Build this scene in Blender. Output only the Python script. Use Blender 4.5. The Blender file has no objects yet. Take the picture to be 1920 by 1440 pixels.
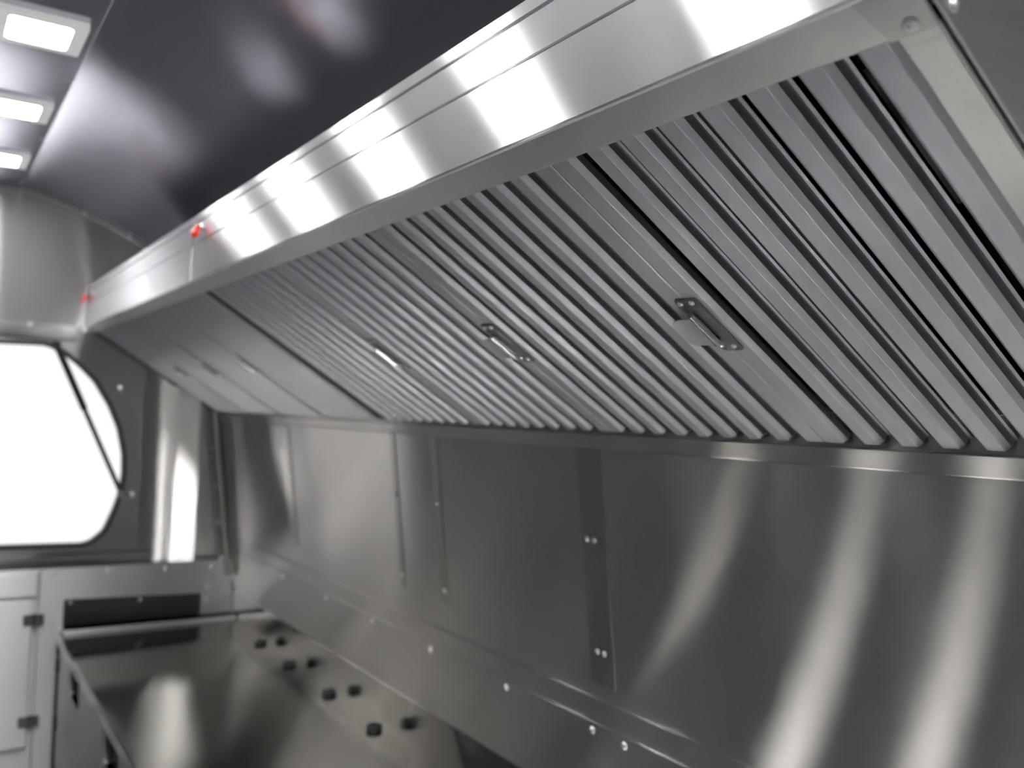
import bpy, bmesh, math
from mathutils import Vector, Matrix

C = bpy.context.scene
H = 1.65                      # height of the measuring level above the floor

# ------------------------------------------------------------------ camera
cam_data = bpy.data.cameras.new('camera')
cam = bpy.data.objects.new('camera', cam_data)
C.collection.objects.link(cam)
fwd = Vector((0.5480, 0.8358, 0.0360)).normalized()
up = Vector((-0.0477, -0.0118, 0.9988))
right = fwd.cross(up).normalized()
up = right.cross(fwd).normalized()
cam.matrix_world = Matrix(((right.x, up.x, -fwd.x, 0), (right.y, up.y, -fwd.y, 0),
                           (right.z, up.z, -fwd.z, H), (0, 0, 0, 1)))
cam_data.sensor_width = 36.0
cam_data.lens = 36.0 * 1690.0 / 1920.0
cam_data.clip_start = 0.02
cam_data.dof.use_dof = True
cam_data.dof.focus_distance = 1.05
cam_data.dof.aperture_fstop = 3.5
C.camera = cam

# ------------------------------------------------------------------ world, exposure
W = bpy.data.worlds.new('daylight')
C.world = W
W.use_nodes = True
bg = W.node_tree.nodes['Background']
bg.inputs['Color'].default_value = (1.0, 0.985, 0.96, 1)
bg.inputs['Strength'].default_value = 0.9
LAMP = 108.0                   # strength of the ceiling lamps
C.view_settings.view_transform = 'Standard'
C.view_settings.look = 'None'
C.view_settings.exposure = 0.3
C.view_settings.gamma = 1.0
C.view_settings.use_curve_mapping = False
cy = C.cycles
cy.max_bounces = 10
cy.glossy_bounces = 8
cy.diffuse_bounces = 4
cy.transparent_max_bounces = 12
cy.sample_clamp_indirect = 0.0
cy.use_denoising = True
cy.caustics_reflective = True

# ------------------------------------------------------------------ materials
def steel(name, rough=0.3, aniso=0.0, tangent=(0, 0, 1), col=(0.60, 0.60, 0.605), brush=None, bump=0.0,
          wob=0.0, wob_scale=2.5, rvar=0.06):
    """brushed metal: the brush lines run across the tangent axis"""
    m = bpy.data.materials.new(name)
    m.use_nodes = True
    nt = m.node_tree
    b = nt.nodes['Principled BSDF']
    b.inputs['Base Color'].default_value = (*col, 1)
    b.inputs['Metallic'].default_value = 1.0
    b.inputs['Roughness'].default_value = rough
    b.inputs['Anisotropic'].default_value = aniso
    if aniso:
        v = nt.nodes.new('ShaderNodeCombineXYZ')
        for i in range(3):
            v.inputs[i].default_value = tangent[i]
        nt.links.new(v.outputs[0], b.inputs['Tangent'])
    geo = nt.nodes.new('ShaderNodeNewGeometry')
    if brush:
        mp = nt.nodes.new('ShaderNodeMapping')
        mp.inputs['Scale'].default_value = brush
        nt.links.new(geo.outputs['Position'], mp.inputs['Vector'])
        n = nt.nodes.new('ShaderNodeTexNoise')
        n.inputs['Scale'].default_value = 1.0
        n.inputs['Detail'].default_value = 1.0
        nt.links.new(mp.outputs[0], n.inputs['Vector'])
        mr = nt.nodes.new('ShaderNodeMapRange')
        mr.inputs['From Min'].default_value = 0.3
        mr.inputs['From Max'].default_value = 0.7
        mr.inputs['To Min'].default_value = max(0.03, rough - rvar)
        mr.inputs['To Max'].default_value = rough + rvar
        nt.links.new(n.outputs['Fac'], mr.inputs['Value'])
        nt.links.new(mr.outputs[0], b.inputs['Roughness'])
    nrm = None
    if wob:
        w = nt.nodes.new('ShaderNodeTexNoise')
        w.inputs['Scale'].default_value = wob_scale
        w.inputs['Detail'].default_value = 1.0
        nt.links.new(geo.outputs['Position'], w.inputs['Vector'])
        bw = nt.nodes.new('ShaderNodeBump')
        bw.inputs['Strength'].default_value = 0.9
        bw.inputs['Distance'].default_value = wob
        nt.links.new(w.outputs['Fac'], bw.inputs['Height'])
        nrm = bw.outputs[0]
    if bump and brush:
        bb = nt.nodes.new('ShaderNodeBump')
        bb.inputs['Strength'].default_value = bump * 0.2
        bb.inputs['Distance'].default_value = 0.0004
        nt.links.new(n.outputs['Fac'], bb.inputs['Height'])
        if nrm:
            nt.links.new(nrm, bb.inputs['Normal'])
        nrm = bb.outputs[0]
    if nrm:
        nt.links.new(nrm, b.inputs['Normal'])
    return m

def brushed(name, au, av, tangent, col, brush=None, rvar=0.1, wob=0.0, wob_scale=2.0, haze=0.0, haze_rough=0.6):
    """brushed metal with a short-tailed lobe: slope spread au along the tangent axis, av across it"""
    m = bpy.data.materials.new(name)
    m.use_nodes = True
    nt = m.node_tree
    nt.nodes.remove(nt.nodes['Principled BSDF'])
    g = nt.nodes.new('ShaderNodeBsdfAnisotropic')
    g.distribution = 'BECKMANN'
    g.inputs['Color'].default_value = (*col, 1)
    rough = (au * av) ** 0.25
    g.inputs['Roughness'].default_value = rough
    g.inputs['Anisotropy'].default_value = math.sqrt(av / au) - 1
    v = nt.nodes.new('ShaderNodeCombineXYZ')
    for i in range(3):
        v.inputs[i].default_value = tangent[i]
    nt.links.new(v.outputs[0], g.inputs['Tangent'])
    geo = nt.nodes.new('ShaderNodeNewGeometry')
    if brush:
        mp = nt.nodes.new('ShaderNodeMapping')
        mp.inputs['Scale'].default_value = brush
        nt.links.new(geo.outputs['Position'], mp.inputs['Vector'])
        n = nt.nodes.new('ShaderNodeTexNoise')
        n.inputs['Scale'].default_value = 1.0
        n.inputs['Detail'].default_value = 1.0
        nt.links.new(mp.outputs[0], n.inputs['Vector'])
        mr = nt.nodes.new('ShaderNodeMapRange')
        mr.inputs['From Min'].default_value = 0.3
        mr.inputs['From Max'].default_value = 0.7
        mr.inputs['To Min'].default_value = rough * (1 - rvar)
        mr.inputs['To Max'].default_value = rough * (1 + rvar)
        nt.links.new(n.outputs['Fac'], mr.inputs['Value'])
        nt.links.new(mr.outputs[0], g.inputs['Roughness'])
    if wob:
        w = nt.nodes.new('ShaderNodeTexNoise')
        w.inputs['Scale'].default_value = wob_scale
        w.inputs['Detail'].default_value = 0.0
        nt.links.new(geo.outputs['Position'], w.inputs['Vector'])
        bw = nt.nodes.new('ShaderNodeBump')
        bw.inputs['Strength'].default_value = 0.9
        bw.inputs['Distance'].default_value = wob
        nt.links.new(w.outputs['Fac'], bw.inputs['Height'])
        nt.links.new(bw.outputs[0], g.inputs['Normal'])
    out = g
    if haze:
        h = nt.nodes.new('ShaderNodeBsdfAnisotropic')
        h.distribution = 'GGX'
        h.inputs['Color'].default_value = (*col, 1)
        h.inputs['Roughness'].default_value = haze_rough
        mx = nt.nodes.new('ShaderNodeMixShader')
        mx.inputs[0].default_value = haze
        nt.links.new(g.outputs[0], mx.inputs[1])
        nt.links.new(h.outputs[0], mx.inputs[2])
        out = mx
    nt.links.new(out.outputs[0], nt.nodes['Material Output'].inputs['Surface'])
    return m

def plain(name, col, rough=0.5, metal=0.0, emit=0.0, spec=0.5):
    m = bpy.data.materials.new(name)
    m.use_nodes = True
    b = m.node_tree.nodes['Principled BSDF']
    b.inputs['Base Color'].default_value = (*col, 1)
    b.inputs['Roughness'].default_value = rough
    b.inputs['Metallic'].default_value = metal
    b.inputs['Specular IOR Level'].default_value = spec
    if emit:
        b.inputs['Emission Color'].default_value = (*col, 1)
        b.inputs['Emission Strength'].default_value = emit
    return m

def glass(name):
    m = bpy.data.materials.new(name)
    m.use_nodes = True
    nt = m.node_tree
    nt.nodes.remove(nt.nodes['Principled BSDF'])
    t = nt.nodes.new('ShaderNodeBsdfTransparent')
    g = nt.nodes.new('ShaderNodeBsdfGlossy')
    g.inputs['Roughness'].default_value = 0.02
    fr = nt.nodes.new('ShaderNodeFresnel')
    fr.inputs['IOR'].default_value = 1.2
    mx = nt.nodes.new('ShaderNodeMixShader')
    nt.links.new(fr.outputs[0], mx.inputs[0])
    nt.links.new(t.outputs[0], mx.inputs[1])
    nt.links.new(g.outputs[0], mx.inputs[2])
    nt.links.new(mx.outputs[0], nt.nodes['Material Output'].inputs['Surface'])
    return m

M = {}
M['face'] = brushed('brushed_face_steel', .42, .022, (0, 0, 1), (0.64, 0.64, 0.665), (20, 1.5, 900), .05, haze=.22)
M['lip'] = brushed('brushed_lip_steel', .12, .08, (0, 0, 1), (0.92, 0.915, 0.90), (400, 1.5, 400), .05, haze=.5)
M['wall'] = brushed('brushed_wall_steel', .36, .018, (0, 0, 1), (0.58, 0.57, 0.555), (20, 1.5, 800), .006, wob=.0004, wob_scale=1.6, haze=.16)
M['strip'] = brushed('cover_strip_steel', .30, .05, (0, 0, 1), (0.48, 0.47, 0.45))
M['corner'] = brushed('corner_plate_steel', .12, .08, (0, 0, 1), (0.78, 0.775, 0.76), haze=.45)
M['trim'] = steel('smooth_trim_steel', 0.30, 0.0, col=(0.56, 0.555, 0.54))
M['bright'] = steel('polished_steel', 0.12, 0.0, col=(0.68, 0.68, 0.68))
M['latch'] = steel('latch_steel', 0.28, 0.0, col=(0.34, 0.335, 0.33))
M['slat'] = steel('filmed_baffle_steel', 0.50, 0.0, col=(0.62, 0.64, 0.69))
M['rear'] = steel('inner_baffle_steel', 0.35, 0.0, col=(0.12, 0.115, 0.10))  # colour darkened to stand in for shade in the slat gaps
M['ceil'] = brushed('ceiling_aluminium', .13, .016, (1, 0, 0), (0.56, 0.56, 0.63), None, 0, wob=.001, wob_scale=1.5)
M['endwall'] = brushed('end_wall_aluminium', .25, .03, (0, 0, 1), (0.58, 0.58, 0.60), (300, 300, 3), .05)
M['endupper'] = brushed('upper_end_aluminium', .65, .022, (0, 0, 1), (0.62, 0.62, 0.63), (300, 300, 3), .05, haze=.22)
M['cabinet'] = brushed('cabinet_steel', .6, .15, (0, 0, 1), (0.62, 0.62, 0.63), (300, 300, 3), .05)
M['worktop'] = brushed('worktop_steel', .07, .006, (1, 0, 0), (0.45, 0.44, 0.42), (500, 2, 300), .04, wob=.001, wob_scale=2.5)
M['stand'] = brushed('stand_steel', .07, .006, (1, 0, 0), (0.76, 0.755, 0.74))
M['plate'] = brushed('end_plate_steel', .6, .3, (0, 0, 1), (0.82, 0.82, 0.83), (2, 100, 500), .05)
M['cove'] = brushed('polished_cove_steel', .75, .015, (0, 0, 1), (0.68, 0.68, 0.68))
M['dark'] = steel('dark_steel', 0.4, 0.0, col=(0.10, 0.10, 0.105))
M['screw'] = steel('screw_steel', 0.38, 0.0, col=(0.9, 0.9, 0.9))
M['black'] = plain('black_rubber', (0.012, 0.012, 0.014), 0.5)
M['gasket'] = plain('window_gasket', (0.02, 0.02, 0.023), 0.45)
M['strut'] = plain('strut_black', (0.015, 0.015, 0.02), 0.3)
M['red'] = plain('red_plastic', (0.80, 0.035, 0.02), 0.35)
M['lens'] = plain('lamp_lens', (1.0, 0.985, 0.97), 0.5, emit=LAMP)
M['bezel'] = plain('lamp_bezel', (0.80, 0.79, 0.77), 0.4, emit=0.35)  # slight emission stands in for the lens light on the rim
M['floor'] = plain('floor_vinyl', (0.06, 0.06, 0.065), 0.4)
M['asphalt'] = plain('asphalt', (0.06, 0.06, 0.062), 0.9)
M['glass'] = glass('window_glass')
M['darkwall'] = plain('grey_wall_board', (0.16, 0.16, 0.162), 0.5)
M['frontwall'] = plain('pale_wall_board', (0.55, 0.55, 0.54), 0.5)

# ------------------------------------------------------------------ helpers
def wloc(o):
    v = Vector((0, 0, 0))
    while o:
        v += o.location
        o = o.parent
    return v

def obj(name, bm, mat, parent=None, smooth=False, sharp=35):
    """link a bmesh built in measuring coordinates as one mesh object"""
    bmesh.ops.translate(bm, verts=bm.verts, vec=(0, 0, H))
    bmesh.ops.recalc_face_normals(bm, faces=bm.faces)
    if parent:
        org = wloc(parent)
    else:
        xs = [v.co for v in bm.verts]
        lo = Vector([min(c[i] for c in xs) for i in range(3)])
        hi = Vector([max(c[i] for c in xs) for i in range(3)])
        org = Vector(((lo.x + hi.x) / 2, (lo.y + hi.y) / 2, lo.z))
    bmesh.ops.translate(bm, verts=bm.verts, vec=-org)
    me = bpy.data.meshes.new(name)
    bm.to_mesh(me)
    bm.free()
    if smooth:
        me.polygons.foreach_set('use_smooth', [True] * len(me.polygons))
        me.set_sharp_from_angle(angle=math.radians(sharp))
    me.materials.append(M[mat] if isinstance(mat, str) else mat)
    o = bpy.data.objects.new(name, me)
    C.collection.objects.link(o)
    if parent:
        o.parent = parent
    else:
        o.location = org
    return o

def thing(name, label, cat, loc, group=None):
    o = bpy.data.objects.new(name, None)
    o.empty_display_size = 0.05
    C.collection.objects.link(o)
    o.location = (loc[0], loc[1], loc[2] + H)
    o['label'] = label
    o['category'] = cat
    if group:
        o['group'] = group
    return o

def tag(o, label, cat, group=None):
    o['label'] = label
    o['category'] = cat
    if group:
        o['group'] = group
    return o

def struct(o):
    o['kind'] = 'structure'
    return o

def dup(root, off, label=None, group=None):
    r = root.copy()
    C.collection.objects.link(r)
    r.location = root.location + Vector(off)
    if label:
        r['label'] = label
    if group:
        r['group'] = group
    for ch in root.children:
        c = ch.copy()
        C.collection.objects.link(c)
        c.parent = r
        for g in ch.children:
            d = g.copy()
            C.collection.objects.link(d)
            d.parent = c
    return r

def box(bm, x0, x1, y0, y1, z0, z1, bev=0.0):
    r = bmesh.ops.create_cube(bm, size=1)
    vs = r['verts']
    for v in vs:
        v.co = Vector((x0 + (v.co.x + .5) * (x1 - x0), y0 + (v.co.y + .5) * (y1 - y0), z0 + (v.co.z + .5) * (z1 - z0)))
    if bev:
        es = list({e for v in vs for e in v.link_edges})
        bmesh.ops.bevel(bm, geom=es, offset=bev, segments=2, affect='EDGES', profile=.5)

def nb():
    return bmesh.new()

def offset_poly(pts, t):
    """polyline offset to its left by t (mitred)"""
    out = []
    n = len(pts)
    for i in range(n):
        if i == 0:
            d = (pts[1] - pts[0]).normalized()
            nn = Vector((-d.y, d.x))
            out.append(pts[0] + nn * t)
        elif i == n - 1:
            d = (pts[-1] - pts[-2]).normalized()
            out.append(pts[-1] + Vector((-d.y, d.x)) * t)
        else:
            d1 = (pts[i] - pts[i - 1]).normalized()
            d2 = (pts[i + 1] - pts[i]).normalized()
            n1 = Vector((-d1.y, d1.x))
            n2 = Vector((-d2.y, d2.x))
            mid = (n1 + n2)
            mid = mid.normalized() if mid.length > 1e-6 else n1
            k = max(0.35, mid.dot(n1))
            out.append(pts[i] + mid * (t / k))
    return out

def sheet(bm, prof, a0, a1, t, mapf):
    """bent sheet: 2D profile with thickness t, swept from a0 to a1; mapf(u, v, a) -> world"""
    p = [Vector(q) for q in prof]
    q = offset_poly(p, t)
    n = len(p)
    rings = []
    for a in (a0, a1):
        rings.append(([bm.verts.new(mapf(v.x, v.y, a)) for v in p], [bm.verts.new(mapf(v.x, v.y, a)) for v in q]))
    (A, B), (D, E_) = rings
    for i in range(n - 1):
        bm.faces.new((A[i], A[i + 1], D[i + 1], D[i]))
        bm.faces.new((B[i], E_[i], E_[i + 1], B[i + 1]))
        bm.faces.new((A[i], B[i], B[i + 1], A[i + 1]))
        bm.faces.new((D[i], D[i + 1], E_[i + 1], E_[i]))
    bm.faces.new((A[0], D[0], E_[0], B[0]))
    bm.faces.new((A[-1], B[-1], E_[-1], D[-1]))

def xz(u, v, a):
    return Vector((u, a, v))

def prism(bm, pts, a0, a1, mapf):
    """closed 2D polygon swept from a0 to a1"""
    A = [bm.verts.new(mapf(p[0], p[1], a0)) for p in pts]
    B = [bm.verts.new(mapf(p[0], p[1], a1)) for p in pts]
    n = len(pts)
    bm.faces.new(A)
    bm.faces.new(list(reversed(B)))
    for i in range(n):
        bm.faces.new((A[i], B[i], B[(i + 1) % n], A[(i + 1) % n]))

def tube(bm, p0, p1, r, seg=14, r2=None):
    p0 = Vector(p0)
    p1 = Vector(p1)
    d = (p1 - p0)
    m = Matrix.Translation((p0 + p1) / 2) @ d.to_track_quat('Z', 'Y').to_matrix().to_4x4()
    bmesh.ops.create_cone(bm, cap_ends=True, segments=seg, radius1=r, radius2=r if r2 is None else r2, depth=d.length, matrix=m)

def lathe(bm, prof, seg, base, axis):
    """profile (radius, height) revolved about axis through base"""
    base = Vector(base)
    q = Vector(axis).normalized().to_track_quat('Z', 'Y')
    rings = []
    for r, h in prof:
        if r < 1e-6:
            rings.append([bm.verts.new(base + q @ Vector((0, 0, h)))])
        else:
            rings.append([bm.verts.new(base + q @ Vector((r * math.cos(2 * math.pi * k / seg), r * math.sin(2 * math.pi * k / seg), h))) for k in range(seg)])
    for a, b in zip(rings[:-1], rings[1:]):
        for k in range(seg):
            k2 = (k + 1) % seg
            if len(a) == 1 and len(b) == 1:
                continue
            if len(a) == 1:
                bm.faces.new((a[0], b[k], b[k2]))
            elif len(b) == 1:
                bm.faces.new((a[k], b[0], a[k2]))
            else:
                bm.faces.new((a[k], b[k], b[k2], a[k2]))
    for ring in (rings[0], rings[-1]):
        if len(ring) > 2:
            bm.faces.new(ring)

def screw(parent, p, axis, r=0.006, name='screw', mat='screw'):
    bm = nb()
    lathe(bm, [(r * 1.15, -0.001), (r * 1.15, r * .1), (r, r * .25), (r * .8, r * .5), (r * .45, r * .68), (0, r * .74)], 14, p, axis)
    return obj(name, bm, mat, parent, True, 60)

def outline_plate(bm, outer, holes, a0, a1, mapf):
    """flat plate with holes, between two depths"""
    loops = [outer] + holes
    front_edges = []
    pairs = []
    for lp in loops:
        A = [bm.verts.new(mapf(p[0], p[1], a0)) for p in lp]
        B = [bm.verts.new(mapf(p[0], p[1], a1)) for p in lp]
        n = len(lp)
        for i in range(n):
            bm.faces.new((A[i], A[(i + 1) % n], B[(i + 1) % n], B[i]))
        pairs.append((A, B))
    for k in (0, 1):
        es = []
        for A in pairs:
            n = len(A[k])
            for i in range(n):
                es.append(bm.edges.get((A[k][i], A[k][(i + 1) % n])))
        bmesh.ops.triangle_fill(bm, use_beauty=True, use_dissolve=False, edges=es)

def rounded(pts, rad, seg=6):
    """polygon with rounded corners; rad is one radius or a list"""
    out = []
    n = len(pts)
    for i in range(n):
        r = rad[i] if isinstance(rad, (list, tuple)) else rad
        p = Vector(pts[i])
        a = (Vector(pts[i - 1]) - p)
        b = (Vector(pts[(i + 1) % n]) - p)
        r = min(r, a.length * .45, b.length * .45)
        if r < 1e-5:
            out.append(p)
            continue
        s = p + a.normalized() * r
        e = p + b.normalized() * r
        for k in range(seg + 1):
            t = k / seg
            out.append((1 - t) ** 2 * s + 2 * t * (1 - t) * p + t * t * e)
    return out

# ------------------------------------------------------------------ room shell
XC = 0.2                      # middle of the trailer
YE = 4.40                     # end wall
YN = -1.6                     # wall behind the camera
def wall_x(z):
    return 1.2 + 0.125 * (-0.05 - z)

FLOOR = -1.65
bm = nb(); box(bm, -1.1, 1.55, YN, YE + .05, FLOOR - .05, FLOOR)
struct(obj('floor', bm, 'floor'))

# right wall: leaning sheet, wider towards the bottom
bm = nb()
sheet(bm, [(wall_x(-.876), -.876), (wall_x(0.02), 0.02), (1.205, .12), (1.2, .30)], YN, YE, -0.02, xz)
struct(obj('wall_right', bm, 'wall'))
bm = nb()
sheet(bm, [(1.325, FLOOR), (1.325, -.87)], YN, YE, -0.02, xz)
struct(obj('wall_right_lower', bm, 'wall'))

# ceiling: flat middle panel and curved sides
def smooth_curve(pts, sub=5):
    out = []
    P = [Vector(p) for p in pts]
    P = [2 * P[0] - P[1]] + P + [2 * P[-1] - P[-2]]
    for i in range(1, len(P) - 2):
        for k in range(sub):
            t = k / sub
            p0, p1, p2, p3 = P[i - 1], P[i], P[i + 1], P[i + 2]
            out.append(0.5 * ((2 * p1) + (p2 - p0) * t + (2 * p0 - 5 * p1 + 4 * p2 - p3) * t * t + (3 * p1 - p0 - 3 * p2 + p3) * t ** 3))
    out.append(P[-2])
    return out
RC = smooth_curve([(.324, .914), (.466, .880), (.60, .835), (.74, .775), (.86, .712), (1.0, .61), (1.10, .49), (1.17, .36), (1.2, .25)], 5)
bm = nb(); box(bm, 2 * XC - .321, .321, YN, YE, .908, .93)
ceil = struct(obj('ceiling', bm, 'ceil'))
bm = nb(); sheet(bm, RC, YN, YE, 0.015, xz)
struct(obj('ceiling_curve_right', bm, 'ceil', None, True))
bm = nb(); sheet(bm, [(2 * XC - p.x, p.y) for p in RC], YN, YE, -0.015, xz)
struct(obj('ceiling_curve_left', bm, 'ceil', None, True))
for y in (4.25, 3.50, 2.81, 2.11, 1.4):
    screw(ceil, (.312, y, .908), (0, 0, -1), .007)
# half-round bead where the roof meets the end wall
bm = nb()
for i in range(len(RC) - 1):
    tube(bm, (RC[i].x, YE - .008, RC[i].y - .004), (RC[i + 1].x, YE - .008, RC[i + 1].y - .004), .010, 10)
arc = struct(obj('trim_1', bm, 'trim', None, True, 60))
for k in (9, 16, 22):
    screw(arc, (RC[k].x, YE - .018, RC[k].y - .006), (0, -1, -.2), .008)

# end wall with the hatch window
wpts = [(.454, .245), (.52, .213), (.585, .162), (.650, .095), (.714, -.01), (.757, -.11), (.783, -.225), (.787, -.32), (.777, -.407),
        (.755, -.48), (.718, -.573), (.655, -.629), (.20, -.622), (.20, .240)]
rads = [.03] + [.02] * 9 + [.02, .07, .05, .05]
WIN = rounded(wpts, rads, 4)
def xzy(u, v, a):
    return Vector((u, a, v))
def grow(pts, d):
    c = Vector((sum(p.x for p in pts) / len(pts), sum(p.y for p in pts) / len(pts)))
    n = len(pts)
    out = []
    for i in range(n):
        t = (pts[(i + 1) % n] - pts[i - 1]).normalized()
        nn = Vector((t.y, -t.x))
        if nn.dot(pts[i] - c) < 0:
            nn = -nn
        out.append(pts[i] + nn * d)
    return out
ZB = .34
bm = nb()
outline_plate(bm, [Vector(p) for p in [(-1.05, FLOOR), (1.42, FLOOR), (1.42, ZB), (-1.05, ZB)]], [grow(WIN, .012)], YE, YE + .03, xzy)
wb = struct(obj('wall_back', bm, 'endwall'))
for x, z in ((.762, .07), (.834, -.415), (.664, -.689), (.606, .32)):
    screw(wb, (x, YE, z), (0, -1, 0), .010)
# upper end wall, bowed slightly
bm = nb()
prof = []
for i in range(9):
    t = i / 8
    prof.append((YE + .005 - .05 * math.sin(t * math.pi / 2) ** 2 * 0, ZB + t * (.95 - ZB)))
sheet(bm, [(YE + .004, ZB), (YE + .004, .95)], -1.05, 1.42, -.02, lambda u, v, a: Vector((a, u, v)))
struct(obj('wall_back_upper', bm, 'endupper'))

# window: gasket, pane
win = struct(thing('window_1', 'x', 'x', (.5, YE, -.63)))
del win['label']; del win['category']
bm = nb()
outline_plate(bm, grow(WIN, .014), [grow(WIN, -.004)], YE - .012, YE + .034, xzy)
obj('window_gasket', bm, 'gasket', win)
bm = nb()
prism(bm, grow(WIN, .004), YE + .020, YE + .025, xzy)
obj('window_pane', bm, 'glass', win)

# head bar above the window, sill rail below it
bm = nb(); box(bm, -.18, .575, YE - .022, YE, .268, .335, .012)
hb = struct(obj('trim_2', bm, 'endupper', None, True, 50))
for x in (.382, .05):
    screw(hb, (x, YE - .022, .325), (0, -1, 0), .008)
bm = nb(); box(bm, -.35, .93, YE - .02, YE, -.712, -.665, .010)
struct(obj('trim_3', bm, 'endwall', None, True, 50))

# opposite side: wall with the long serving window, and the wall behind the camera
def lw(z):
    return 2 * XC - wall_x(z)
bm = nb()
box(bm, -.83, -.80, YN, YE, FLOOR, .34)
struct(obj('wall_left', bm, 'darkwall'))
oc = tag(None or thing('overhead_locker', 'overhead locker along the opposite side', 'locker', (-.65, 1.4, .42)), 'overhead locker along the opposite side', 'locker')
bm = nb(); prism(bm, [(-.5, .42), (-.5, .665), (-.60, .59), (-.68, .50), (-.73, .42)], -1.0, 3.6, xz); obj('body', bm, 'cove', oc)  # unseen polished box, added to mirror the lamps onto the right wall
bm = nb(); box(bm, -1.05, 1.5, YN - .03, YN, FLOOR, .95)
struct(obj('wall_front', bm, 'frontwall'))

# unseen dark slab added outside the hatch window to darken ceiling reflections
bm = nb(); box(bm, -9, 9, YE + .3, 15.5, -2.4, -2.3)
struct(obj('ground', bm, 'asphalt'))

# ------------------------------------------------------------------ ceiling lamps
def ceiling_lamp(x, y, label):
    z = .908
    t = thing('ceiling_light', label, 'ceiling light', (x, y, z - .02), 'ceiling lamps in a row')
    bm = nb()
    o = rounded([Vector(p) for p in [(x - .10, y - .105), (x + .10, y - .105), (x + .10, y + .105), (x - .10, y + .105)]], .006, 3)
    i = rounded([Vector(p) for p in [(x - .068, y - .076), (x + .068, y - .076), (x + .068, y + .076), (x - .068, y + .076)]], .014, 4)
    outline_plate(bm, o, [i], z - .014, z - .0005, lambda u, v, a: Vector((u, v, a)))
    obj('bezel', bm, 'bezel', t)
    bm = nb()
    prism(bm, grow(i, .001), z - .010, z - .004, lambda u, v, a: Vector((u, v, a)))
    obj('lens', bm, 'lens', t)
    return t
l1 = ceiling_lamp(XC, 2.46, 'nearest of the lit rectangular ceiling lamps, above the other two')
dup(l1, (0, .695, 0), 'middle one of the three lit rectangular ceiling lamps')
dup(l1, (0, 1.39, 0), 'lit rectangular ceiling lamp closest to the end wall')
for k in range(1, 6):
    dup(l1, (0, -.695 * k, 0), 'lit rectangular ceiling lamp further along the row towards the viewer')

# ------------------------------------------------------------------ extractor hood
TH = math.radians(32.03)
ct, st = math.cos(TH), math.sin(TH)
PX, PZ = 0.6, 0.336
def S(y, s, n):
    """filter plane: y along the hood, s down the slope, n up into the hood"""
    return Vector((PX + s * ct + n * st, y, PZ - s * st + n * ct))
def sn(u, v, a):           # sheet in the (s, n) plane swept along y
    return S(a, u, v)
def yn(u, v, a):           # sheet in the (y, n) plane swept along s
    return S(u, a, v)

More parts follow.
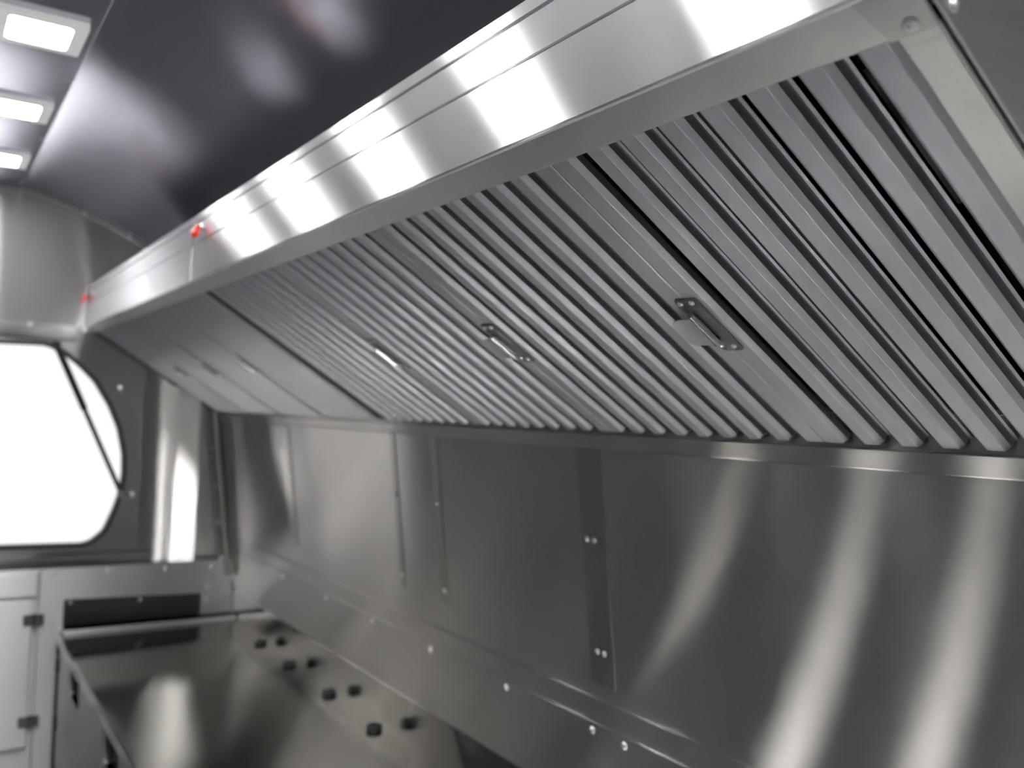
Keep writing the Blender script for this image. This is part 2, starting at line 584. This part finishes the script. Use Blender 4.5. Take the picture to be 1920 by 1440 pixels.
def hood(y0, y1, label, near):
    t = thing('extractor_hood', label, 'extractor hood', (PX, (y0 + y1) / 2, -.06))
    # lower front panel, folded under at the bottom edge
    bm = nb()
    sheet(bm, [(PX + .006, .4362), (PX + .0012, .4357), (PX, .4342), (PX, .3395), (PX + .0012, .337), (PX + .004, .3345)], y0, y1, .003, xz)
    obj('front_panel', bm, 'face', t)
    bm = nb()
    sheet(bm, [(PX + .008, .4935), (PX + .0042, .4930), (PX + .003, .4918), (PX + .003, .4415), (PX + .0042, .4398), (PX + .008, .4394)], y0, y1, .003, xz)
    obj('upper_panel', bm, 'face', t)
    bm = nb()
    sheet(bm, [(PX + .03, .5185), (PX + .006, .518), (PX + .003, .515), (PX + .003, .4975), (PX + .0045, .4962), (PX + .010, .4958)], y0, y1, .002, xz)
    obj('top_trim', bm, 'face', t)
    bm = nb(); sheet(bm, [(PX + .014, .51), (PX + .014, .345)], y0, y1, .004, xz)
    box(bm, PX + .02, 1.20, y0, y1, .505, .512)
    box(bm, 1.185, 1.197, y0, y1, .03, .505)
    obj('plenum', bm, 'dark', t)
    # lip in the plane of the filters, turned up behind
    bm = nb()
    sheet(bm, [(.0008, .0012), (.003, -.0003), (.0445, 0), (.0465, .0012), (.047, .004), (.047, .028)], y0, y1, .0022, sn)
    obj('lip', bm, 'lip', t)
    # gutter at the wall
    bm = nb()
    sheet(bm, [(1.196, -.0605), (1.1935, -.0585), (1.186, -.0325), (1.1868, -.0315), (1.196, -.0315)], y0, y1, .0015, xz)
    obj('gutter', bm, 'wall', t)
    ends = []
    if near:
        ya, yb = y0, y0 + .037
        bm = nb()
        sheet(bm, [(ya + .0005, .010), (ya, .002), (ya + .002, 0), (yb - .002, 0), (yb, .002), (yb, .03)], .057, .705, .002, yn)
        obj('end_strip', bm, 'lip', t)
        bm = nb()
        sheet(bm, [(ya + .0005, .010), (ya, .002), (ya + .002, .0004), (yb - .002, .0004), (yb, .002), (yb, .03)], .046, .0568, .002, yn)
        obj('end_strip_fold', bm, 'lip', t)
        bm = nb()
        prism(bm, [(ya, .001), (ya + .052, .001), (ya + .041, .0465), (ya, .0465)], -.0012, -.0002, lambda u, v, a: S(u, v, a))
        cp = obj('corner_plate', bm, 'corner', t)
        bm = nb()
        lathe(bm, [(.0072, 0), (.0072, .0012), (.0062, .0022), (.0045, .0026), (.0022, .0024), (.0016, .0005), (0, .0004)], 24, S(ya + .019, .037, -.0012), S(0, 0, -1) - S(0, 0, 0))
        obj('bolt', bm, 'screw', cp, True, 40)
        # end plate facing the viewer
        bm = nb()
        yp = y0 - .003
        b0 = S(0, 0.0, .004); b1 = S(0, .70, .004)
        prism(bm, [(b0.x, b0.z), (b1.x, b1.z), (1.196, .1), (1.196, .518), (PX + .002, .518), (PX + .002, .34)], yp - .003, yp, xzy)
        ep = obj('end_plate', bm, 'plate', t)
        for x, z in ((.628, .338), (.648, .327)):
            screw(ep, (x, yp - .003, z), (0, -1, 0), .006)
        bm = nb(); prism(bm, [(b0.x, b0.z + .004), (b1.x, b1.z + .004), (1.19, .1), (1.19, .512), (PX + .01, .512), (PX + .01, .345)], yp, y0, xzy)
        obj('end_gap', bm, 'dark', t)
        # side joint at the far end
        bm = nb(); box(bm, PX - .002, PX + .004, y1 - .006, y1 + .006, .338, .4365, .001)
        box(bm, PX + .001, PX + .006, y1 - .006, y1 + .006, .4385, .4935, .001)
        obj('joint_strip', bm, 'bright', t)
        bm = nb(); prism(bm, [(.05, .012), (.692, .012), (.692, .05), (.05, .05)], y1 - .028, y1 - .001, sn)
        obj('divider', bm, 'dark', t)
        for yy in (y1 - .03,):
            screw(t, S(yy, .036, 0), S(0, 0, -1) - S(0, 0, 0), .006)
    else:
        bm = nb(); prism(bm, [(.05, .010), (.692, .010), (.692, .05), (.05, .05)], y0 + .001, y0 + .020, sn)
        obj('divider', bm, 'dark', t)
        bm = nb()
        prism(bm, [(.047, -.001), (.70, -.001), (.70, .05), (.047, .05)], y1 - .030, y1 - .008, sn)
        obj('end_strip', bm, 'dark', t)
        screw(t, S(y1 - .02, .03, 0), S(0, 0, -1) - S(0, 0, 0), .007)
    return t

YJ = 2.527
h1 = hood(.394, YJ - .001, 'nearer section of the stainless extractor hood, with bolted corner plate', True)
h2 = hood(YJ + .001, YE - .002, 'far section of the stainless extractor hood, ending at the window wall', False)

# ------------------------------------------------------------------ grease filters
def grease_filter(y0, L, label, group, nslat, first=False):
    t = thing('grease_filter', label, 'grease filter', tuple(S(y0 + L / 2, .69, 0)), group)
    s0, s1 = .035, .687
    bw = .040
    bm = nb()
    g = .0006
    # border channels
    for a, b, d in ((y0 + g, y0 + bw, 1), (y0 + L - bw, y0 + L - g, -1)):
        if d > 0:
            prof = [(a, .026), (a, .006), (a + .002, .005), (b - .006, .005), (b - .001, .0085)]
        else:
            prof = [(a - .0004, .0215), (a, .0122), (a + .0006, .0115), (a + .0064, .0056), (a + .0076, .005), (b - .002, .005), (b, .006), (b, .026)]
        if first and d > 0:
            a += .002
            prof = [(a + .0005, .0215), (a, .0122), (a + .0006, .0115), (a + .0064, .0056), (a + .0076, .005), (b - .006, .005), (b - .001, .0085)]
        sheet(bm, prof, s0, s1, .0012, yn)
    for a, b in ((s0, s0 + .02), (s1 - .022, s1 - .004)):
        prism(bm, [(a, .048), (b, .048), (b, .078), (a, .078)], y0 + g, y0 + L - g, sn)
    obj('frame', bm, 'slat', t)
    gap0 = y0 + bw
    inner = L - 2 * bw
    pitch = (inner + .0) / (nslat + .42)
    bm = nb()
    gap = .42 * pitch
    for k in range(nslat):
        a = gap0 + gap + k * pitch
        w = pitch - gap
        prof = [(a - .0055, .0240), (a - .0014, .0230), (a - .0006, .0210), (a, .0122), (a + .0006, .0115), (a + .0064, .0056), (a + .0076, .005), (a + w - .006, .005), (a + w - .001, .0085)]
        sheet(bm, prof, s0 + .004, s1, .0010, yn)
    obj('baffles', bm, 'slat', t)
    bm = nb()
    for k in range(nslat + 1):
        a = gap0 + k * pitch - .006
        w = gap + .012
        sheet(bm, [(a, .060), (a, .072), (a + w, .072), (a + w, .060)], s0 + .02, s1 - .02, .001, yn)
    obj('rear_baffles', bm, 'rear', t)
    return t

def drop_latch(root, y, sc):
    """spring drop latch: plate over the seam, barrel, tab"""
    bm = nb()
    def P(u, v, a):
        return S(y + u, sc + v, a)
    outline_plate(bm, rounded([Vector(p) for p in [(-.024, -.056), (.016, -.060), (.020, -.040), (.014, -.030), (.014, .030), (.020, .044), (.012, .060), (-.024, .060)]], .005, 3), [], .0020, .0048, P)
    pl = obj('latch_plate', bm, 'latch', root)
    for u, v in ((-.012, -.050), (.010, -.050), (-.012, .050), (.009, .047)):
        screw(pl, P(u, v, .0020), S(0, 0, -1) - S(0, 0, 0), .0042, 'rivet')
    bm = nb()
    tube(bm, P(.004, -.031, -.004), P(.004, .034, -.004), .0058, 18)
    obj('latch_barrel', bm, 'bright', root, True, 40)
    bm = nb()
    prof = [(.003, -.0105), (.010, -.0100), (.020, -.0095), (.034, -.0100), (.046, -.0115)]
    n = 8
    # tab with rounded free corners
    rows = []
    for i, (u, h) in enumerate(prof):
        half = .030 if i < 3 else (.029 if i == 3 else .020)
        rows.append((u, h, half))
    top = [[bm.verts.new(P(u, -hw + 2 * hw * k / n, h)) for k in range(n + 1)] for u, h, hw in rows]
    bot = [[bm.verts.new(P(u, -hw + 2 * hw * k / n, h + .0015)) for k in range(n + 1)] for u, h, hw in rows]
    for G in (top, bot):
        for i in range(len(rows) - 1):
            for k in range(n):
                bm.faces.new((G[i][k], G[i][k + 1], G[i + 1][k + 1], G[i + 1][k]))
    for i in range(len(rows) - 1):
        for k in (0, n):
            bm.faces.new((top[i][k], top[i + 1][k], bot[i + 1][k], bot[i][k]))
    for i in (0, len(rows) - 1):
        for k in range(n):
            bm.faces.new((top[i][k], top[i][k + 1], bot[i][k + 1], bot[i][k]))
    obj('latch_tab', bm, 'slat', root, True, 50)

LN = .5165
Y0 = .434
G1 = 'baffle filters of the nearer hood section'
G2 = 'baffle filters of the far hood section'
yb = [.434, .910, 1.430, 1.945, 2.496]
f = grease_filter(yb[0], yb[1] - yb[0], 'slatted baffle filter nearest the viewer, beside the bright hood end strip', G1, 6, first=True)
drop_latch(f, yb[1], .378)
f = grease_filter(yb[1], yb[2] - yb[1], 'second slatted baffle filter from the near end, beyond the sharpest drop latch', G1, 7)
drop_latch(f, yb[2], .378)
f = grease_filter(yb[2], yb[3] - yb[2], 'third slatted baffle filter from the near end, between the two blurred latches', G1, 7)
drop_latch(f, yb[3], .378)
f = grease_filter(yb[3], yb[4] - yb[3], 'slatted baffle filter against the dark joint between the hood sections', G1, 7)
yf = [2.549, 3.005, 3.465, 3.915, 4.366]
far_lab = ['first slatted baffle filter beyond the dark joint of the hood', 'second baffle filter beyond the dark hood joint',
           'third baffle filter beyond the dark hood joint', 'farthest baffle filter, next to the window wall']
for k in range(4):
    f = grease_filter(yf[k], yf[k + 1] - yf[k] - .001, far_lab[k], G2, 7)
    if k < 3:
        drop_latch(f, yf[k + 1], .365)

# ------------------------------------------------------------------ red caps on the hood front
def red_cap(y, z, label):
    t = thing('red_cap', label, 'cap', (PX + .003, y, z), 'red caps on the hood front')
    bm = nb()
    lathe(bm, [(.007, 0), (.007, .003), (.005, .004), (.0045, .010)], 18, (PX + .003, y, z), (-1, 0, 0))
    obj('collar', bm, 'bright', t, True, 40)
    bm = nb()
    lathe(bm, [(0, -.003), (.0045, -.001), (.006, .004), (.0085, .020), (.0095, .027), (.0088, .032), (.005, .035), (0, .0355)], 18, (PX - .006, y, z + .004), (-.40, -.12, -.9))
    obj('cap', bm, 'red', t, True, 50)
red_cap(2.440, .474, 'larger looking red cap beside the upright hood joint')
red_cap(4.37, .474, 'small red cap at the far end of the hood front')

# ------------------------------------------------------------------ strips on the right wall
WN = Vector((-1, 0, -.125)).normalized()
def wallmap(u, v, a):      # u = y, v = z, a = stand-off from the wall
    return Vector((wall_x(v), u, v)) + WN * a
def wall_strip(name, y0, y1, z0, z1, label, screws, thick=.0025, mat='wall', r=.006):
    bm = nb()
    prism(bm, [(y0, z0), (y1, z0), (y1, z1), (y0, z1)], .0002, thick, wallmap)
    o = tag(obj(name, bm, mat), label, 'cover strip')
    for y, z in screws:
        screw(o, wallmap(y, z, thick), WN, r)
    return o
wall_strip('cover_strip', 1.487, 1.567, -.575, -.06, 'wide upright cover strip on the back wall with paired screws',
           [(1.549, -.259), (1.523, -.259), (1.539, -.503), (1.516, -.503)], mat='strip')
wall_strip('cover_strip', 2.205, 2.243, -.53, -.05, 'narrow upright cover strip right of the wall joint, two screws', [(2.226, -.249), (2.220, -.493)], r=.007, mat='strip')
wall_strip('cover_strip', 2.470, 2.500, -.53, -.05, 'narrow upright strip covering the wall joint below the hood joint', [(2.487, -.248), (2.485, -.492)], r=.007, mat='strip')
wall_strip('cover_strip', 3.395, 3.435, -.53, -.04, 'farthest narrow upright cover strip on the back wall', [(3.42, -.26)], r=.007, mat='strip')
# lower band along the wall
bm = nb()
prism(bm, [(YN, -.876), (4.2, -.876), (4.2, -.610), (YN, -.610)], .0002, .004, wallmap)
prism(bm, [(YN, -.705), (4.2, -.705), (4.2, -.665), (YN, -.665)], .004, .007, wallmap)
band = tag(obj('wall_band', bm, 'wall'), 'long lower steel band along the back wall with a row of screws', 'wall panel')
for y in (4.06, 3.60, 3.129, 2.727, 2.324, 1.919, 1.571, 1.463, 1.1):
    screw(band, wallmap(y, -.683, .007), WN, .0075)

# ------------------------------------------------------------------ worktop
ZW = -1.0
wt = thing('worktop', 'long stainless worktop below the back wall, with upstand', 'worktop', (.9, 2.2, ZW - .04))
bm = nb()
sheet(bm, [(.567, -1.040), (.547, -1.040), (.545, -1.037), (.545, -1.003), (.548, -1.0), (1.302, -1.0)], 1.9, YE - .036, .004, xz)
obj('top', bm, 'worktop', wt)
bm = nb()
sheet(bm, [(1.302, -1.001), (1.302, -.880), (1.304, -.877), (1.318, -.877)], -.6, YE - .002, .003, xz)
obj('upstand', bm, 'worktop', wt)
bm = nb()
box(bm, .55, 1.30, 1.9, YE - .04, -1.04, -1.006)
obj('core', bm, 'dark', wt)
for x, y in ((1.253, 3.781), (1.250, 3.418), (1.250, 3.01), (1.240, 2.613)):
    bm = nb()
    lathe(bm, [(.028, 0), (.028, .003), (.025, .005), (.025, .017), (.023, .019), (.018, .019), (.017, .012), (0, .010)], 22, (x, y, ZW), (0, 0, 1))
    obj('pipe_stub', bm, 'black', wt, True, 40)
bm = nb(); box(bm, .56, 1.296, YE - .125, YE - .0345, -1.0, -.978, .003)
obj('end_lip', bm, 'cabinet', wt)
# unseen lower surface, added to place the lamp reflections on the wall
es = thing('equipment_stand', 'lower stainless equipment stand continuing the worktop towards the viewer', 'stand', (.9, .6, FLOOR))
bm = nb()
sheet(bm, [(.567, -1.20), (.547, -1.20), (.545, -1.197), (.545, -1.163), (.548, -1.16), (1.302, -1.16)], -.9, 1.89, .004, xz)
obj('top', bm, 'stand', es)
bm = nb()
bm.free()
for x in (.60, 1.26):
    for y in (-.85, .5, 1.84):
        bm = nb()
        tube(bm, (x, y, FLOOR), (x, y, -1.164), .02)
        obj('leg', bm, 'trim', es, True, 50)

# ------------------------------------------------------------------ undercounter units
bu = thing('undercounter_unit', 'stainless undercounter unit below the worktop, with dark recessed handles', 'cabinet', (.6, 3.3, FLOOR))
bm = nb()
box(bm, .585, 1.29, 1.95, 4.364, -1.58, -1.042)
obj('body', bm, 'cabinet', bu)
for sx in (.62, 1.25):
    for yy in (2.0, 3.2, 4.3):
        bm = nb()
        tube(bm, (sx, yy, FLOOR), (sx, yy, -1.575), .018)
        obj('leg', bm, 'trim', bu, True, 50)
for a, b in ((1.96, 2.415), (2.43, 3.225), (3.237, 4.03), (4.042, 4.362)):
    bm = nb()
    ya, yc = b - .27, b - .04
    wide = b - a > .5
    holes = [rounded([Vector(p) for p in [(ya, -1.168), (yc, -1.168), (yc, -1.070), (ya, -1.070)]], .012, 3)] if wide else []
    outline_plate(bm, [Vector(p) for p in [(a, -1.56), (b, -1.56), (b, -1.05), (a, -1.05)]], holes, .556, .584, lambda u, v, q: Vector((q, u, v)))
    d = obj('door', bm, 'cabinet', bu)
    if wide:
        bm = nb()
        box(bm, .578, .584, ya - .004, yc + .004, -1.172, -1.066)
        obj('recessed_handle', bm, 'black', d)
    else:
        for z in (-1.14, -1.385):
            bm = nb()
            box(bm, .546, .556, b - .024, b - .004, z - .03, z + .03, .002)
            obj('hinge', bm, 'dark', d)

# ------------------------------------------------------------------ end wall joinery
# tall end cabinet left of the worktop
ec = thing('end_cabinet', 'tall grey cabinet under the window with hinged door', 'cabinet', (.2, YE - .02, FLOOR))
bm = nb()
box(bm, -.35, .468, YE - .030, YE - .001, FLOOR, -.725, .002)
obj('body', bm, 'cabinet', ec)
bm = nb(); box(bm, -.34, .462, YE - .046, YE - .030, -.838, -.735, .003)
obj('header_panel', bm, 'cabinet', ec)
bm = nb(); box(bm, -.34, .447, YE - .050, YE - .030, -1.475, -.850, .004)
dr = obj('door', bm, 'cabinet', ec)
for z in (-.936, -1.365):
    bm = nb()
    tube(bm, (.452, YE - .054, z - .028), (.452, YE - .054, z + .028), .007, 12)
    box(bm, .410, .490, YE - .0525, YE - .0495, z - .024, z + .024, .001)
    obj('hinge', bm, 'bright', dr)
# panel with the dark slot, right of the cabinet
ep = thing('slotted_fascia', 'grey steel panel below the bright cove with a dark recessed slot', 'panel', (.85, YE, -1.0))
bm = nb()
outline_plate(bm, [Vector(p) for p in [(.470, FLOOR), (.545, FLOOR), (.545, -1.002), (.566, -1.0), (.566, -.862), (1.150, -.880), (1.150, -.9995), (1.296, -.9995), (1.296, -.725), (.470, -.725)]], [], YE - .034, YE - .001, xzy)
obj('plate', bm, 'cabinet', ep)
bm = nb()
box(bm, .567, 1.149, YE - .006, YE - .001, -.9995, -.868)
obj('slot_back', bm, 'dark', ep)
for x, z in ((.517, -.740), (.739, -.748), (.983, -.756), (1.197, -.760), (1.179, -.852), (1.174, -.912)):
    screw(ep, (x, YE - .034, z), (0, -1, 0), .008)
for x, z in ((.596, -.873), (.888, -.885)):
    screw(ep, (x, YE - .006, z - .01), (0, -1, 0), .010)

# bright coved corner strip
bm = nb()
prof = []
x, y = .866, YE - .004
prof.append((x, y))
NC = 36
COVE = [(0, 3), (.30, 9), (.37, 15), (.43, 18.3), (.58, 19.2), (.65, 22.6), (1, 24.6)]
for i in range(NC):
    t = (i + .5) / NC
    for (t0, f0), (t1, f1) in zip(COVE[:-1], COVE[1:]):
        if t0 <= t <= t1:
            ph = math.radians(f0 + (f1 - f0) * (t - t0) / (t1 - t0))
    x += .230 / NC
    y -= math.tan(ph) * .230 / NC
    prof.append((x, y))
sheet(bm, prof + [(1.098, YE - .002)], -.722, .25, -.002, lambda u, v, a: Vector((u, v, a)))
cv = tag(obj('cove_panel', bm, 'cove', None, True, 40), 'tall bright mirror-like curved strip between window and corner', 'panel')

# vertical corner trim with screws
bm = nb()
for a, b in ((-.80, -.02),):
    p0 = Vector((wall_x(b) - .02, YE - .02, b)); p1 = Vector((wall_x(a) - .02, YE - .02, a))
    tube(bm, p0, p1, .022, 16)
    tube(bm, p0 + Vector((-.028, .01, 0)), p1 + Vector((-.028, .01, 0)), .008, 10)
ctm = tag(obj('corner_trim', bm, 'trim', None, True, 60), 'dark upright rounded trim in the corner beside the back wall', 'trim')
for z in (-.2, -.38, -.55, -.72):
    screw(ctm, (wall_x(z) - .048, YE - .035, z), (-.3, -1, 0), .007)

# ------------------------------------------------------------------ gas strut of the hatch
t = thing('gas_strut', 'black gas strut slanting across the window corner', 'gas strut', (.777, YE - .03, -.41))
a = Vector((.487, YE - .028, .245)); b = Vector((.782, YE - .028, -.412))
m_ = a.lerp(b, .42)
bm = nb(); tube(bm, a, m_, .0145, 16); obj('cylinder', bm, 'strut', t, True, 50)
bm = nb(); tube(bm, m_, a.lerp(b, .97), .0105, 14); obj('rod', bm, 'strut', t, True, 50)
bm = nb(); tube(bm, a.lerp(b, .955), b, .012, 14); box(bm, .772, .815, YE - .022, YE - .0005, -.425, -.398, .002); obj('end_fitting', bm, 'bright', t, True, 50)
bm = nb(); box(bm, .470, .505, YE - .028, YE - .0125, .232, .262, .003); obj('bracket', bm, 'strut', t)
